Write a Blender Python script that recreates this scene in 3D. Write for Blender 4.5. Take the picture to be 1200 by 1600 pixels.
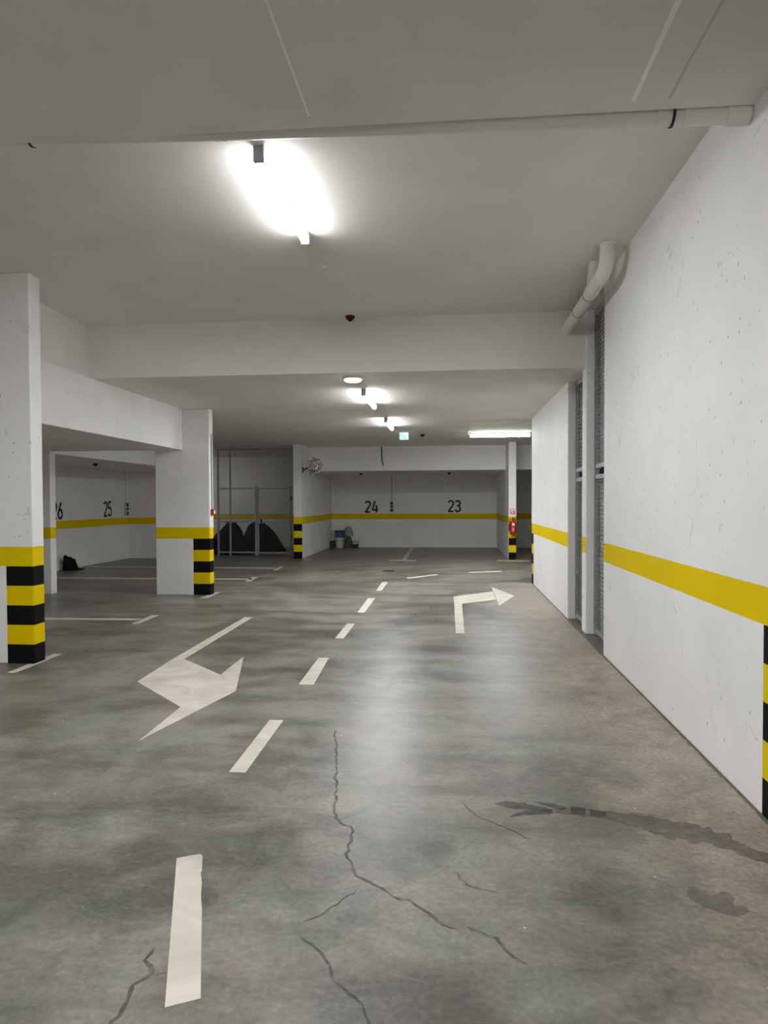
import bpy, bmesh, math, random
from mathutils import Vector, Matrix, noise
random.seed(7)
S = bpy.context.scene
for o in list(bpy.data.objects): bpy.data.objects.remove(o)
C = S.collection.objects
PI = math.pi
# ------------------------------------------------------------------ camera
FPX, CX, CY, H = 1051.867, 600.0, 807.2326, 1.65
YAW, PIT, ROL = 0.0981089603, 0.0231478601, 0.00416339040
def cam_axes():
    c, s = math.cos, math.sin
    f = Vector((-s(YAW)*c(PIT), c(YAW)*c(PIT), -s(PIT)))
    r = Vector((c(YAW), s(YAW), 0)); d = f.cross(r)
    return c(ROL)*r + s(ROL)*d, -s(ROL)*r + c(ROL)*d, f
R_, D_, F_ = cam_axes()
cam_data = bpy.data.cameras.new('camera'); cam = bpy.data.objects.new('camera', cam_data); C.link(cam)
cam.matrix_world = Matrix(((R_.x, -D_.x, -F_.x, 0), (R_.y, -D_.y, -F_.y, 0), (R_.z, -D_.z, -F_.z, H), (0, 0, 0, 1)))
cam_data.sensor_fit = 'AUTO'; cam_data.sensor_width = 36.0
cam_data.lens = FPX*36.0/1600.0
cam_data.shift_y = (CY-800.0)/1600.0
cam_data.clip_start = 0.05; cam_data.clip_end = 200
S.camera = cam
# ------------------------------------------------------------------ light level
S.view_settings.view_transform = 'Standard'; S.view_settings.look = 'None'
S.view_settings.gamma = 1.0; S.view_settings.use_curve_mapping = False
S.view_settings.exposure = 4.6
S.cycles.use_denoising = True
S.cycles.max_bounces = 14; S.cycles.diffuse_bounces = 10; S.cycles.glossy_bounces = 4
W = bpy.data.worlds.new('world'); S.world = W; W.use_nodes = True
W.node_tree.nodes['Background'].inputs[0].default_value = (0.5, 0.5, 0.5, 1)
W.node_tree.nodes['Background'].inputs[1].default_value = 0.0
LAMP = 30.0            # emission of the tube lamps' diffusers
LAMP_COL = (0.97, 0.985, 1.0)

# ------------------------------------------------------------------ measuring: image point -> point on the floor
def floor_pt(u, v, z=0.0):
    d = R_*((u-CX)/FPX) + D_*((v-CY)/FPX) + F_
    t = (z-H)/d.z
    return (d.x*t, d.y*t)

# ------------------------------------------------------------------ materials
def lin(c):
    return tuple(((x/255)/12.92 if x <= 10 else (((x/255)+.055)/1.055)**2.4) for x in c)
def mat(name, col, rough=0.6, metal=0.0, spec=0.5, var=0.0, scale=6.0, bump=0.0, bscale=60.0, emit=None, estr=0.0):
    m = bpy.data.materials.new(name); m.use_nodes = True
    nt = m.node_tree; b = nt.nodes['Principled BSDF']
    b.inputs['Base Color'].default_value = (*col, 1)
    b.inputs['Roughness'].default_value = rough
    b.inputs['Metallic'].default_value = metal
    b.inputs['Specular IOR Level'].default_value = spec
    if emit:
        b.inputs['Emission Color'].default_value = (*emit, 1); b.inputs['Emission Strength'].default_value = estr
    geo = nt.nodes.new('ShaderNodeNewGeometry')
    if var > 0:
        n = nt.nodes.new('ShaderNodeTexNoise'); n.inputs['Scale'].default_value = scale; n.inputs['Detail'].default_value = 6
        nt.links.new(geo.outputs['Position'], n.inputs['Vector'])
        r = nt.nodes.new('ShaderNodeValToRGB')
        r.color_ramp.elements[0].position = .3; r.color_ramp.elements[1].position = .7
        r.color_ramp.elements[0].color = (*[max(0, x*(1-var)) for x in col], 1)
        r.color_ramp.elements[1].color = (*[min(1, x*(1+var*.6)) for x in col], 1)
        nt.links.new(n.outputs['Fac'], r.inputs['Fac']); nt.links.new(r.outputs['Color'], b.inputs['Base Color'])
    if bump > 0:
        n2 = nt.nodes.new('ShaderNodeTexNoise'); n2.inputs['Scale'].default_value = bscale; n2.inputs['Detail'].default_value = 5
        nt.links.new(geo.outputs['Position'], n2.inputs['Vector'])
        bp = nt.nodes.new('ShaderNodeBump'); bp.inputs['Strength'].default_value = bump; bp.inputs['Distance'].default_value = .01
        nt.links.new(n2.outputs['Fac'], bp.inputs['Height']); nt.links.new(bp.outputs['Normal'], b.inputs['Normal'])
    return m

class NT:
    """small helper for longer node trees"""
    def __init__(s, m): s.nt = m.node_tree; s.geo = s.nt.nodes.new('ShaderNodeNewGeometry'); s.pos = s.geo.outputs['Position']
    def link(s, a, b): s.nt.links.new(a, b)
    def noise(s, scale, detail=5, rough=.55, vec=None, dist=0):
        n = s.nt.nodes.new('ShaderNodeTexNoise'); n.inputs['Scale'].default_value = scale; n.inputs['Detail'].default_value = detail
        n.inputs['Roughness'].default_value = rough; n.inputs['Distortion'].default_value = dist
        s.link(vec or s.pos, n.inputs['Vector']); return n.outputs['Fac']
    def scalevec(s, v):
        n = s.nt.nodes.new('ShaderNodeVectorMath'); n.operation = 'MULTIPLY'; n.inputs[1].default_value = v
        s.link(s.pos, n.inputs[0]); return n.outputs[0]
    def ramp(s, fac, p0, p1, c0=(0, 0, 0), c1=(1, 1, 1)):
        r = s.nt.nodes.new('ShaderNodeValToRGB'); e = r.color_ramp.elements
        e[0].position = p0; e[1].position = p1; e[0].color = (*c0, 1); e[1].color = (*c1, 1)
        s.link(fac, r.inputs['Fac']); return r.outputs['Color']
    def math(s, op, a, b=None):
        n = s.nt.nodes.new('ShaderNodeMath'); n.operation = op
        for i, x in enumerate((a, b)):
            if x is None: continue
            if isinstance(x, (int, float)): n.inputs[i].default_value = x
            else: s.link(x, n.inputs[i])
        return n.outputs[0]
    def mix(s, fac, a, b, mode='MIX'):
        n = s.nt.nodes.new('ShaderNodeMix'); n.data_type = 'RGBA'; n.blend_type = mode
        for i, x in ((0, fac), (6, a), (7, b)):
            if isinstance(x, (int, float)): n.inputs[i].default_value = x
            elif isinstance(x, tuple): n.inputs[i].default_value = (*x, 1)
            else: s.link(x, n.inputs[i])
        return n.outputs[2]
    def voronoi(s, scale, vec=None):
        n = s.nt.nodes.new('ShaderNodeTexVoronoi'); n.inputs['Scale'].default_value = scale
        s.link(vec or s.pos, n.inputs['Vector']); return n.outputs['Distance']
    def bump(s, h, strength, dist=.01):
        b = s.nt.nodes.new('ShaderNodeBump'); b.inputs['Strength'].default_value = strength; b.inputs['Distance'].default_value = dist
        s.link(h, b.inputs['Height']); return b.outputs['Normal']

def painted(name, col, pits=1.0, rough=.6, spec=.3):
    """paint over cast concrete: faint clouding, sparse air-hole pits, slight relief"""
    m = mat(name, col, rough, spec=spec); t = NT(m); b = m.node_tree.nodes['Principled BSDF']
    cl = t.noise(1.3, 6)
    base = t.mix(t.ramp(cl, .35, .7), tuple(x*.95 for x in col), tuple(min(1, x*1.03) for x in col))
    if pits > 0:
        sv = t.scalevec((1, 1, .62))
        hole = t.math('MULTIPLY', t.math('LESS_THAN', t.voronoi(13.0, sv), .095), t.math('GREATER_THAN', t.noise(1.1, 5), .50))
        hole2 = t.math('MULTIPLY', t.math('LESS_THAN', t.voronoi(24.0, sv), .10), t.math('GREATER_THAN', t.noise(1.9, 5, vec=t.scalevec((1, 1.3, .8))), .57))
        p = t.math('MULTIPLY', t.math('MAXIMUM', hole, hole2), .70*pits)
        base = t.mix(p, base, tuple(x*.40 for x in col))
        # a few scuffs and rubbed lines
        ln = t.math('LESS_THAN', t.math('ABSOLUTE', t.math('SUBTRACT', t.noise(.9, 4, .5, dist=1.2), .5)), .0035)
        sc = t.math('MULTIPLY', t.math('MULTIPLY', ln, t.math('GREATER_THAN', t.noise(3.1, 4), .57)), .34*pits)
        base = t.mix(sc, base, tuple(x*.5 for x in col))
    t.link(base, b.inputs['Base Color'])
    t.link(t.bump(t.noise(22, 6), .12, .01), b.inputs['Normal'])
    return m
WHITE = (0.83, 0.82, 0.815)
M_wall = painted('white_wall_paint', WHITE, 1.0)
M_ceil = painted('white_ceiling_paint', (0.80, 0.775, 0.74), 0.0, .7, .2)
M_yel = painted('yellow_band_paint', (0.76, 0.56, 0.0), .35, .6, .08)
M_blk = painted('black_stripe_paint', (0.005, 0.005, 0.0055), 0.0, .6, .12)
M_grey = mat('galvanised_grey', (0.42, 0.43, 0.45), .45, .2, var=.12, scale=9)
M_steel = mat('galvanised_steel', (0.50, 0.51, 0.52), .38, .65, var=.15, scale=14)
M_bar = mat('dull_grey_bars', (0.42, 0.42, 0.41), .6, .1)
M_wire = mat('dark_wire_mesh', (0.16, 0.165, 0.17), .5, .4)
M_lock = mat('dark_lock_steel', (0.03, 0.03, 0.032), .5, .5)
M_pipe = painted('white_painted_pipe', (0.78, 0.765, 0.74), 0.0, .45)
M_cond = mat('grey_conduit_plastic', (0.30, 0.305, 0.31), .5)
M_condl = mat('white_conduit_plastic', (0.66, 0.66, 0.65), .5)
M_sock = mat('socket_box_grey', (0.45, 0.46, 0.48), .45)
M_dark = mat('dark_plastic', (0.018, 0.018, 0.02), .5)
M_red = mat('red_enamel', (0.50, 0.012, 0.016), .3, spec=.6)
M_redcap = mat('dark_red_cap', (0.10, 0.003, 0.005), .6, spec=.2)
M_pink = mat('pale_print', (0.62, 0.22, 0.22), .5)
M_signred = mat('sign_red', (0.62, 0.02, 0.03), .5)
M_signwhite = mat('sign_white', (0.86, 0.86, 0.85), .5)
M_num = mat('black_number_paint', (0.008, 0.008, 0.008), .55)
M_lampbody = mat('lamp_grey_body', (0.40, 0.42, 0.43), .5)
M_diff = mat('lamp_diffuser', (0.9, 0.9, 0.9), .4, emit=LAMP_COL, estr=LAMP)
M_diffside = mat('lamp_diffuser_side', (0.9, 0.9, 0.9), .4, emit=LAMP_COL, estr=LAMP*.07)
M_dome = mat('dome_diffuser', (0.85, 0.85, 0.84), .4, emit=(1, .98, .95), estr=.45)
M_storefill = mat('store_fill_diffuser', (0.85, 0.85, 0.84), .4, emit=(1, .98, .95), estr=3.2)  # glow of the fill dome added in the store
M_exitw = mat('exit_sign_body', (0.80, 0.84, 0.84), .4, emit=(.75, 1, .95), estr=.04)
M_exitg = mat('exit_sign_green', (0.02, 0.22, 0.20), .4, emit=(.05, .5, .42), estr=.07)
M_exitp = mat('exit_sign_pictogram', (0.7, 0.9, 0.86), .4, emit=(.7, 1, .95), estr=.12)
M_chrome = mat('mirror_chrome', (0.86, 0.86, 0.84), .08, 1.0)
M_cloth = mat('black_cover_cloth', (0.012, 0.012, 0.013), .85, bump=.5, bscale=18)
M_bag = mat('black_bag_plastic', (0.003, 0.003, 0.0035), .8, spec=.2, bump=.4, bscale=30)
M_bucket = mat('white_bucket_plastic', (0.72, 0.72, 0.73), .4)
M_blue = mat('blue_tub_plastic', (0.05, 0.14, 0.33), .4)
M_navy = mat('navy_lid', (0.012, 0.014, 0.04), .4)
M_olive = mat('olive_sack', (0.115, 0.10, 0.06), .85, var=.5, scale=14, bump=.5, bscale=30)
M_greybag = mat('grey_plastic_bag', (0.30, 0.31, 0.29), .45, var=.35, scale=16, bump=.6, bscale=22)
M_carton = mat('pinkish_carton', (0.50, 0.45, 0.45), .7)
M_board = mat('dark_brown_board', (0.03, 0.027, 0.024), .7)
M_cream = mat('board_marked_concrete', (0.84, 0.78, 0.68), .75, var=.06, scale=3)
M_jointL = mat('ceiling_joint_light', (0.97, 0.96, 0.93), .7)
M_jointD = mat('ceiling_joint_dark', (0.62, 0.59, 0.55), .7)
M_wood = mat('chipped_black', (0.02, 0.02, 0.02), .8)

def floor_material():
    m = mat('power_floated_concrete', (0.2, 0.19, 0.175), .3); t = NT(m); b = m.node_tree.nodes['Principled BSDF']
    big = t.noise(.55, 7, .6, dist=.4); mid = t.noise(2.6, 8, .62, dist=.6); fine = t.noise(38, 6, .6)
    streak = t.noise(1.0, 7, .6, vec=t.scalevec((.8, 2.6, 1)), dist=.5)
    v = t.math('ADD', t.math('MULTIPLY', big, .40), t.math('ADD', t.math('MULTIPLY', mid, .30), t.math('MULTIPLY', streak, .30)))
    col = t.ramp(v, .44, .56, (0.100, 0.095, 0.083), (0.262, 0.248, 0.220))
    tint = t.ramp(t.noise(1.7, 5, vec=t.scalevec((1.2, 1, 1))), .38, .62, (0.93, 1.0, .95), (1.06, .99, .97))
    col = t.mix(1.0, col, tint, 'MULTIPLY')
    dirt = t.math('MULTIPLY', t.ramp(t.noise(3.6, 9, .68, dist=1.0), .48, .64), .34)
    col = t.mix(dirt, col, (0.095, 0.090, 0.078))
    rub = t.math('MULTIPLY', t.ramp(t.noise(5.5, 8, .7, vec=t.scalevec((.7, 1.6, 1)), dist=2.2), .52, .68), .26)
    col = t.mix(rub, col, (0.33, 0.315, 0.285))
    col = t.mix(t.ramp(fine, .30, .75), t.mix(.28, col, (0.05, 0.048, 0.04)), t.mix(.08, col, (.6, .58, .52)))
    # dusty strip along the foot of the right wall, blackened right at the joint
    sx = m.node_tree.nodes.new('ShaderNodeSeparateXYZ'); t.link(t.pos, sx.inputs[0])
    inn = t.math('MULTIPLY', t.math('LESS_THAN', sx.outputs[1], 13.7), t.math('LESS_THAN', sx.outputs[0], 1.75))
    edge = t.math('ADD', sx.outputs[0], t.math('MULTIPLY', t.math('SUBTRACT', t.noise(2.3, 8, .65, dist=.7), .5), 1.9))
    e2 = t.math('DIVIDE', t.math('SUBTRACT', edge, .60), .8)
    dust = t.math('MULTIPLY', t.math('MULTIPLY', t.ramp(e2, 0.0, .9), t.ramp(t.noise(3.3, 8, .7, dist=.8), .38, .62, (.30, .30, .30), (.92, .92, .92))), inn)
    col = t.mix(dust, col, t.mix(t.ramp(fine, .35, .7), (0.30, 0.255, 0.20), (0.46, 0.405, 0.325)))
    rim = t.math('ADD', sx.outputs[0], t.math('MULTIPLY', t.math('SUBTRACT', t.noise(9, 6), .5), .05))
    joint = t.math('MULTIPLY', t.math('MULTIPLY', t.math('GREATER_THAN', rim, 1.60), inn), .7)
    col = t.mix(joint, col, (0.06, 0.05, 0.042))
    # paint flecks and small dark chips
    fl = t.math('MULTIPLY', t.math('LESS_THAN', t.voronoi(7.5), .045), t.math('GREATER_THAN', t.noise(1.1, 4), .55))
    col = t.mix(t.math('MULTIPLY', fl, .8), col, (0.62, 0.60, 0.55))
    ch = t.math('MULTIPLY', t.math('LESS_THAN', t.voronoi(3.1), .03), t.math('GREATER_THAN', t.noise(.7, 3, vec=t.scalevec((1, 1, 3))), .5))
    col = t.mix(t.math('MULTIPLY', ch, .7), col, (0.03, 0.03, 0.028))
    t.link(col, b.inputs['Base Color'])
    rr = t.math('ADD', t.math('MULTIPLY', mid, .26), t.math('ADD', t.math('MULTIPLY', big, .18), .12))
    t.link(t.math('ADD', rr, t.math('MULTIPLY', dust, .25)), b.inputs['Roughness'])
    b.inputs['Specular IOR Level'].default_value = .19
    t.link(t.bump(t.math('ADD', t.noise(75, 5, .7), t.math('MULTIPLY', mid, 1.2)), .24, .004), b.inputs['Normal'])
    return m
M_floor = floor_material()
def film(name, col, rough, op0, op1, scale=6.0):
    """thin film lying on the concrete: mottled, lets the floor show through"""
    m = mat(name, col, rough); t = NT(m); nt = m.node_tree; b = nt.nodes['Principled BSDF']
    tr = nt.nodes.new('ShaderNodeBsdfTransparent'); mx = nt.nodes.new('ShaderNodeMixShader')
    fac = t.ramp(t.noise(scale, 6, .6, dist=.6), .35, .65, (op0,)*3, (op1,)*3)
    t.link(fac, mx.inputs[0]); t.link(tr.outputs[0], mx.inputs[1]); t.link(b.outputs[0], mx.inputs[2])
    t.link(mx.outputs[0], nt.nodes['Material Output'].inputs['Surface']); return m
M_wet = film('damp_film', (0.10, 0.085, 0.068), .32, .28, .55)
M_damp = film('faint_damp_film', (0.085, 0.078, 0.062), .40, .22, .38, 4.0)
M_wetdark = film('wet_film', (0.05, 0.048, 0.038), .24, .35, .7, 9)
M_crack = film('crack_grey', (0.060, 0.056, 0.048), .7, .08, .34, 14)
def marking_material():
    m = mat('white_road_paint', (0.72, 0.69, 0.61), .5); t = NT(m); b = m.node_tree.nodes['Principled BSDF']
    c = t.ramp(t.noise(3.0, 7, .6, dist=.8), .3, .62, (0.47, 0.435, 0.36), (0.62, 0.585, 0.50))
    wear = t.math('MULTIPLY', t.math('GREATER_THAN', t.noise(34, 5, .7), .69), .35)
    t.link(t.mix(wear, c, (0.35, 0.33, 0.29)), b.inputs['Base Color'])
    return m
M_mark = marking_material()

# ------------------------------------------------------------------ mesh helpers (world coordinates; origin taken out on build)
def wloc(o):
    v = Vector(o.location); p = o.parent
    while p: v = v + Vector(p.location); p = p.parent
    return v
class MB:
    def __init__(s): s.v = []; s.f = []; s.m = []; s.smooth = []
    def add(s, vs, fs, mi=0, smooth=False):
        k = len(s.v); s.v += [tuple(x) for x in vs]
        for f in fs: s.f.append([i+k for i in f]); s.m.append(mi); s.smooth.append(smooth)
    def box(s, x0, x1, y0, y1, z0, z1, mi=0):
        vs = [(x, y, z) for z in (z0, z1) for y in (y0, y1) for x in (x0, x1)]
        s.add(vs, [(0, 2, 3, 1), (4, 5, 7, 6), (0, 1, 5, 4), (2, 6, 7, 3), (0, 4, 6, 2), (1, 3, 7, 5)], mi)
    def grid(s, xs, ys, zs, fn=None):
        """box split into cells: fn(centre, normal axis, sign) -> material slot"""
        X, Y, Z = len(xs), len(ys), len(zs); idx = {}
        def vid(i, j, k):
            if (i, j, k) not in idx: idx[(i, j, k)] = len(s.v); s.v.append((xs[i], ys[j], zs[k]))
            return idx[(i, j, k)]
        def face(q, ax, sg):
            c = sum((Vector(s.v[i]) for i in q), Vector())/4
            s.f.append(q if sg > 0 else q[::-1]); s.m.append(fn(c, ax, sg) if fn else 0); s.smooth.append(False)
        for sg, i in ((-1, 0), (1, X-1)):
            for j in range(Y-1):
                for k in range(Z-1): face([vid(i, j, k), vid(i, j+1, k), vid(i, j+1, k+1), vid(i, j, k+1)], 0, sg)
        for sg, j in ((-1, 0), (1, Y-1)):
            for i in range(X-1):
                for k in range(Z-1): face([vid(i, j, k), vid(i, j, k+1), vid(i+1, j, k+1), vid(i+1, j, k)], 1, sg)
        for sg, k in ((-1, 0), (1, Z-1)):
            for i in range(X-1):
                for j in range(Y-1): face([vid(i, j, k), vid(i+1, j, k), vid(i+1, j+1, k), vid(i, j+1, k)], 2, sg)
    def prism(s, poly, z0, z1, mi=0):
        a = sum(poly[i][0]*poly[(i+1) % len(poly)][1]-poly[(i+1) % len(poly)][0]*poly[i][1] for i in range(len(poly)))
        if a < 0: poly = poly[::-1]
        n = len(poly); vs = [(x, y, z0) for x, y in poly]+[(x, y, z1) for x, y in poly]
        s.add(vs, [tuple(range(n-1, -1, -1)), tuple(range(n, 2*n))]+[(i, (i+1) % n, n+(i+1) % n, n+i) for i in range(n)], mi)
    def tube(s, pts, r, n=12, mi=0, caps=True):
        pts = [Vector(p) for p in pts]; rs = r if isinstance(r, (list, tuple)) else [r]*len(pts)
        t0 = (pts[1]-pts[0]).normalized(); up = Vector((0, 0, 1)) if abs(t0.z) < .9 else Vector((1, 0, 0))
        rings = []
        for i, p in enumerate(pts):
            t = ((pts[min(i+1, len(pts)-1)]-pts[i]).normalized()+(pts[i]-pts[max(i-1, 0)]).normalized()).normalized()
            a = t.cross(up).normalized(); up = a.cross(t).normalized()
            rings.append([p+rs[i]*(math.cos(2*PI*k/n)*a+math.sin(2*PI*k/n)*up) for k in range(n)])
        vs = [v for ring in rings for v in ring]
        fs = [(i*n+k, i*n+(k+1) % n, (i+1)*n+(k+1) % n, (i+1)*n+k) for i in range(len(pts)-1) for k in range(n)]
        s.add(vs, fs, mi, True)
        if caps: s.add(rings[0], [tuple(range(n-1, -1, -1))], mi); s.add(rings[-1], [tuple(range(n))], mi)
    def lathe(s, prof, n, mtx, mi=0, smooth=True):
        vs = []; fs = []
        for r, z in prof:
            for k in range(n): vs.append(mtx @ Vector((r*math.cos(2*PI*k/n), r*math.sin(2*PI*k/n), z)))
        for i in range(len(prof)-1):
            for k in range(n): fs.append((i*n+k, i*n+(k+1) % n, (i+1)*n+(k+1) % n, (i+1)*n+k))
        s.add(vs, fs, mi, smooth)
        s.add(vs[:n], [tuple(range(n-1, -1, -1))], mi); s.add(vs[-n:], [tuple(range(n))], mi)
    def ribbon(s, pts, w, z0, z1, mi=0, mtx=None):
        """flat stroke along a 2-D path, z0..z1 thick"""
        P = [Vector((p[0], p[1], 0)) for p in pts]; ws = w if isinstance(w, (list, tuple)) else [w]*len(P)
        L, Rr = [], []
        for i, p in enumerate(P):
            d0 = (P[i]-P[max(i-1, 0)]); d1 = (P[min(i+1, len(P)-1)]-P[i])
            t = (d0.normalized()+d1.normalized())
            t = t.normalized() if t.length > 1e-6 else d1.normalized()
            nrm = Vector((-t.y, t.x, 0))
            base = d1 if d1.length > 0 else d0
            c = max(.5, abs(nrm.dot(Vector((-base.y, base.x, 0)).normalized())))
            L.append(p+nrm*ws[i]/2/c); Rr.append(p-nrm*ws[i]/2/c)
        vs = []
        for i in range(len(P)):
            for q, z in ((L[i], z0), (Rr[i], z0), (L[i], z1), (Rr[i], z1)):
                v = Vector((q.x, q.y, z)); vs.append(mtx @ v if mtx else v)
        fs = []
        for i in range(len(P)-1):
            a, b = 4*i, 4*i+4
            fs += [(a+2, a+3, b+3, b+2), (a, b, b+1, a+1), (a, a+2, b+2, b), (a+1, b+1, b+3, a+3)]
        e = 4*(len(P)-1); fs += [(0, 1, 3, 2), (e, e+2, e+3, e+1)]
        s.add(vs, fs, mi)
    def build(s, name, mats, parent=None, origin=None, bevel=0.0, seg=2):
        me = bpy.data.meshes.new(name); base = wloc(parent) if parent else Vector(origin or (0, 0, 0))
        me.from_pydata([tuple(Vector(v)-base) for v in s.v], [], s.f)
        for m in (mats if isinstance(mats, (list, tuple)) else [mats]): me.materials.append(m)
        for p, mi, sm in zip(me.polygons, s.m, s.smooth): p.material_index = mi; p.use_smooth = sm
        bm = bmesh.new(); bm.from_mesh(me); bmesh.ops.recalc_face_normals(bm, faces=bm.faces); bm.to_mesh(me); bm.free()
        o = bpy.data.objects.new(name, me); C.link(o)
        if parent: o.parent = parent
        else: o.location = base
        if bevel > 0:
            b = o.modifiers.new('bevel', 'BEVEL'); b.width = bevel; b.segments = seg; b.limit_method = 'ANGLE'; b.angle_limit = math.radians(40)
        return o
def tag(o, label, cat, group=None, kind=None):
    o['label'] = label; o['category'] = cat
    if group: o['group'] = group
    if kind: o['kind'] = kind
    return o
def struct(o): o['kind'] = 'structure'; return o
def thing(name, label, cat, loc, group=None):
    o = bpy.data.objects.new(name, None); C.link(o); o.location = loc; o.empty_display_size = .1
    return tag(o, label, cat, group)
def copy_thing(root, loc, label, rotz=0.0, group=None):
    r = root.copy(); C.link(r); r.location = loc; r.rotation_euler = (0, 0, rotz); r['label'] = label
    if group: r['group'] = group
    for ch in list(root.children):
        c = ch.copy(); C.link(c); c.parent = r
        for g in ch.children: d = g.copy(); C.link(d); d.parent = c
    return r

# ------------------------------------------------------------------ room shell
XL, XR, YB, YF = -9.43, 9.0, -7.0, 23.9
XW = 1.62                          # face of the right-hand wall
ZA, ZB, ZC, ZD, ZE = 3.75, 3.97, 3.28, 2.565, 2.53     # the ceiling's levels, front to back
YS, YS2 = 8.50, 20.1               # the two cross steps in the ceiling
ZT = 4.3
WM = [M_wall, M_yel, M_blk]
def band(c): return 1 if 1.0 < c.z < 1.2 else 0
def hazard(c):
    if c.z > 1.2: return 0
    return 2 if int(c.z/.2) % 2 == 0 else 1
ZS = [0, .2, .4, .6, .8, 1.0, 1.2]

# floor with its cracks
b = MB(); b.box(XL-.3, XR+.3, YB-.3, YF+.3, -.2, 0)
def crack(pts, w):
    P = [floor_pt(*p) for p in pts]; Q = []
    for (x0, y0), (x1, y1) in zip(P, P[1:]):
        n = max(2, int(math.hypot(x1-x0, y1-y0)/.03))
        for i in range(n):
            t = i/n; Q.append((x0+(x1-x0)*t+random.uniform(-.009, .009), y0+(y1-y0)*t+random.uniform(-.009, .009)))
    Q.append(P[-1]); ws = [1.7*w*random.uniform(.6, 1.2) for _ in Q]; ws[0] = ws[-1] = w*.1
    b.ribbon(Q, ws, .0005, .0006, 1)
crack([(524, 1140), (526, 1180), (525, 1220), (524, 1270), (530, 1287), (549, 1292), (551, 1310), (540, 1335), (548, 1352), (560, 1368), (585, 1380), (615, 1400), (660, 1418), (690, 1443), (718, 1453)], .009)
crack([(728, 1447), (775, 1468), (790, 1485), (825, 1508)], .010)
crack([(470, 1462), (500, 1490), (515, 1510), (520, 1535), (565, 1570), (582, 1600), (586, 1640)], .007)
crack([(242, 1478), (230, 1500), (240, 1522), (212, 1538), (203, 1560), (175, 1600), (160, 1640)], .010)
crack([(240, 1522), (262, 1520)], .006)
crack([(720, 1252), (745, 1275), (780, 1290), (832, 1312)], .006)
crack([(708, 1360), (730, 1382), (785, 1396)], .006)
crack([(560, 1390), (535, 1405), (500, 1430), (470, 1442)], .006)
struct(b.build('floor', [M_floor, M_crack]))

# ceilings
def ceiling(name, fn, mats=None):
    b = MB(); fn(b); return struct(b.build(name, mats or M_ceil))
def f(b):
    yl, yr = 3.60, 3.862
    def ye(x): return 3.757+(x+2.6)*(3.808-3.757)/4.2
    b.prism([(XL-.3, YB-.3), (XR+.3, YB-.3), (XR+.3, ye(XR)), (XL-.3, ye(XL))], ZA, ZT)
    b.box(.950, .971, -2, 3.70, ZA-.006, ZA+.01, 1)          # formwork joints in the slab
    b.box(1.14, 1.152, -2, 3.70, ZA-.004, ZA+.01, 2)
    b.box(-.768, -.757, -2, 3.66, ZA-.003, ZA+.01, 1)
ceiling('ceiling', f, [M_ceil, M_jointL, M_jointD])
def f(b):
    b.box(XL-.3, XR+.3, 3.5, 6.65, ZB, ZT); b.box(-4.75, XR+.3, 6.65, YS, ZB, ZT)
    b.lathe([(.055, 0), (.05, -.006), (.03, -.012), (.012, -.022), (.002, -.024)], 14, Matrix.Translation((-1.26, 6.60, ZB)))   # filled fixing hole
ceiling('ceiling', f)
def f(b):
    b.box(-4.75, 1.655, YS, 11.49, ZC, ZT)                    # the aisle behind the first step
    b.box(-7.12, 1.655, 11.49, YS2, ZC, ZT)
    b.box(XL-.3, -4.49, YS2, YF+.3, ZC, ZT)
ceiling('ceiling', f)
def f(b): b.box(1.655, XR+.3, 8.70, YS2, ZC, ZT)
ceiling('ceiling', f)
def f(b): b.box(1.90, XR+.3, YS, 8.70, ZC, ZT)
ceiling('ceiling', f)
def f(b):
    b.box(-7.12, -4.70, 6.65, 11.49, ZD, ZC)                  # low ceiling of the near bay, its side seen as a beam
    b.box(XL-.3, -7.12, 6.65, 11.42, ZD, ZC); b.box(XL-.3, -4.75, 6.65, 11.42, ZC, ZT); b.box(-7.12, -4.75, 11.42, 11.49, ZC, ZT)
ceiling('ceiling', f, M_wall)
def f(b): b.box(XL-.3, -7.12, 11.42, 19.0, ZE, ZT)            # low ceiling over bays 25 and 26
ceiling('ceiling', f, M_wall)
def f(b): b.box(-4.49, XR+.3, YS2, YF+.3, 2.56, ZT)           # low ceiling over bays 23 and 24
ceiling('ceiling', f, M_wall)
# bare board-marked patch of slab over the right turn
def f(b):
    x0, y0, y1 = .42, 14.0, 16.9; n = 14
    for i in range(n):
        a = y0+(y1-y0)*i/n; e = y0+(y1-y0)*(i+1)/n
        b.box(x0, 6.0, a+.004, e-.004, ZC-.008-.004*(i % 2), ZC+.01)
ceiling('ceiling', f, M_cream)

def wall(name, xs, ys, zs, fn=None, bev=0.0):
    b = MB(); b.grid(xs, ys, zs, fn or (lambda c, a, s: band(c) if a < 2 else 0)); return struct(b.build(name, WM, bevel=bev))
ZW = [0, 1.0, 1.2]
wall('wall_back', [XL-.3, XR+.3], [YB-.3, YB], ZW+[ZT])
wall('wall_far', [XL-.3, XR+.3], [YF, YF+.3], ZW+[ZT])
wall('wall_left', [XL-.3, XL], [YB, YF], ZW+[ZT])
wall('wall_outer', [XR, XR+.3], [YB, YF], ZW+[ZT])
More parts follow.
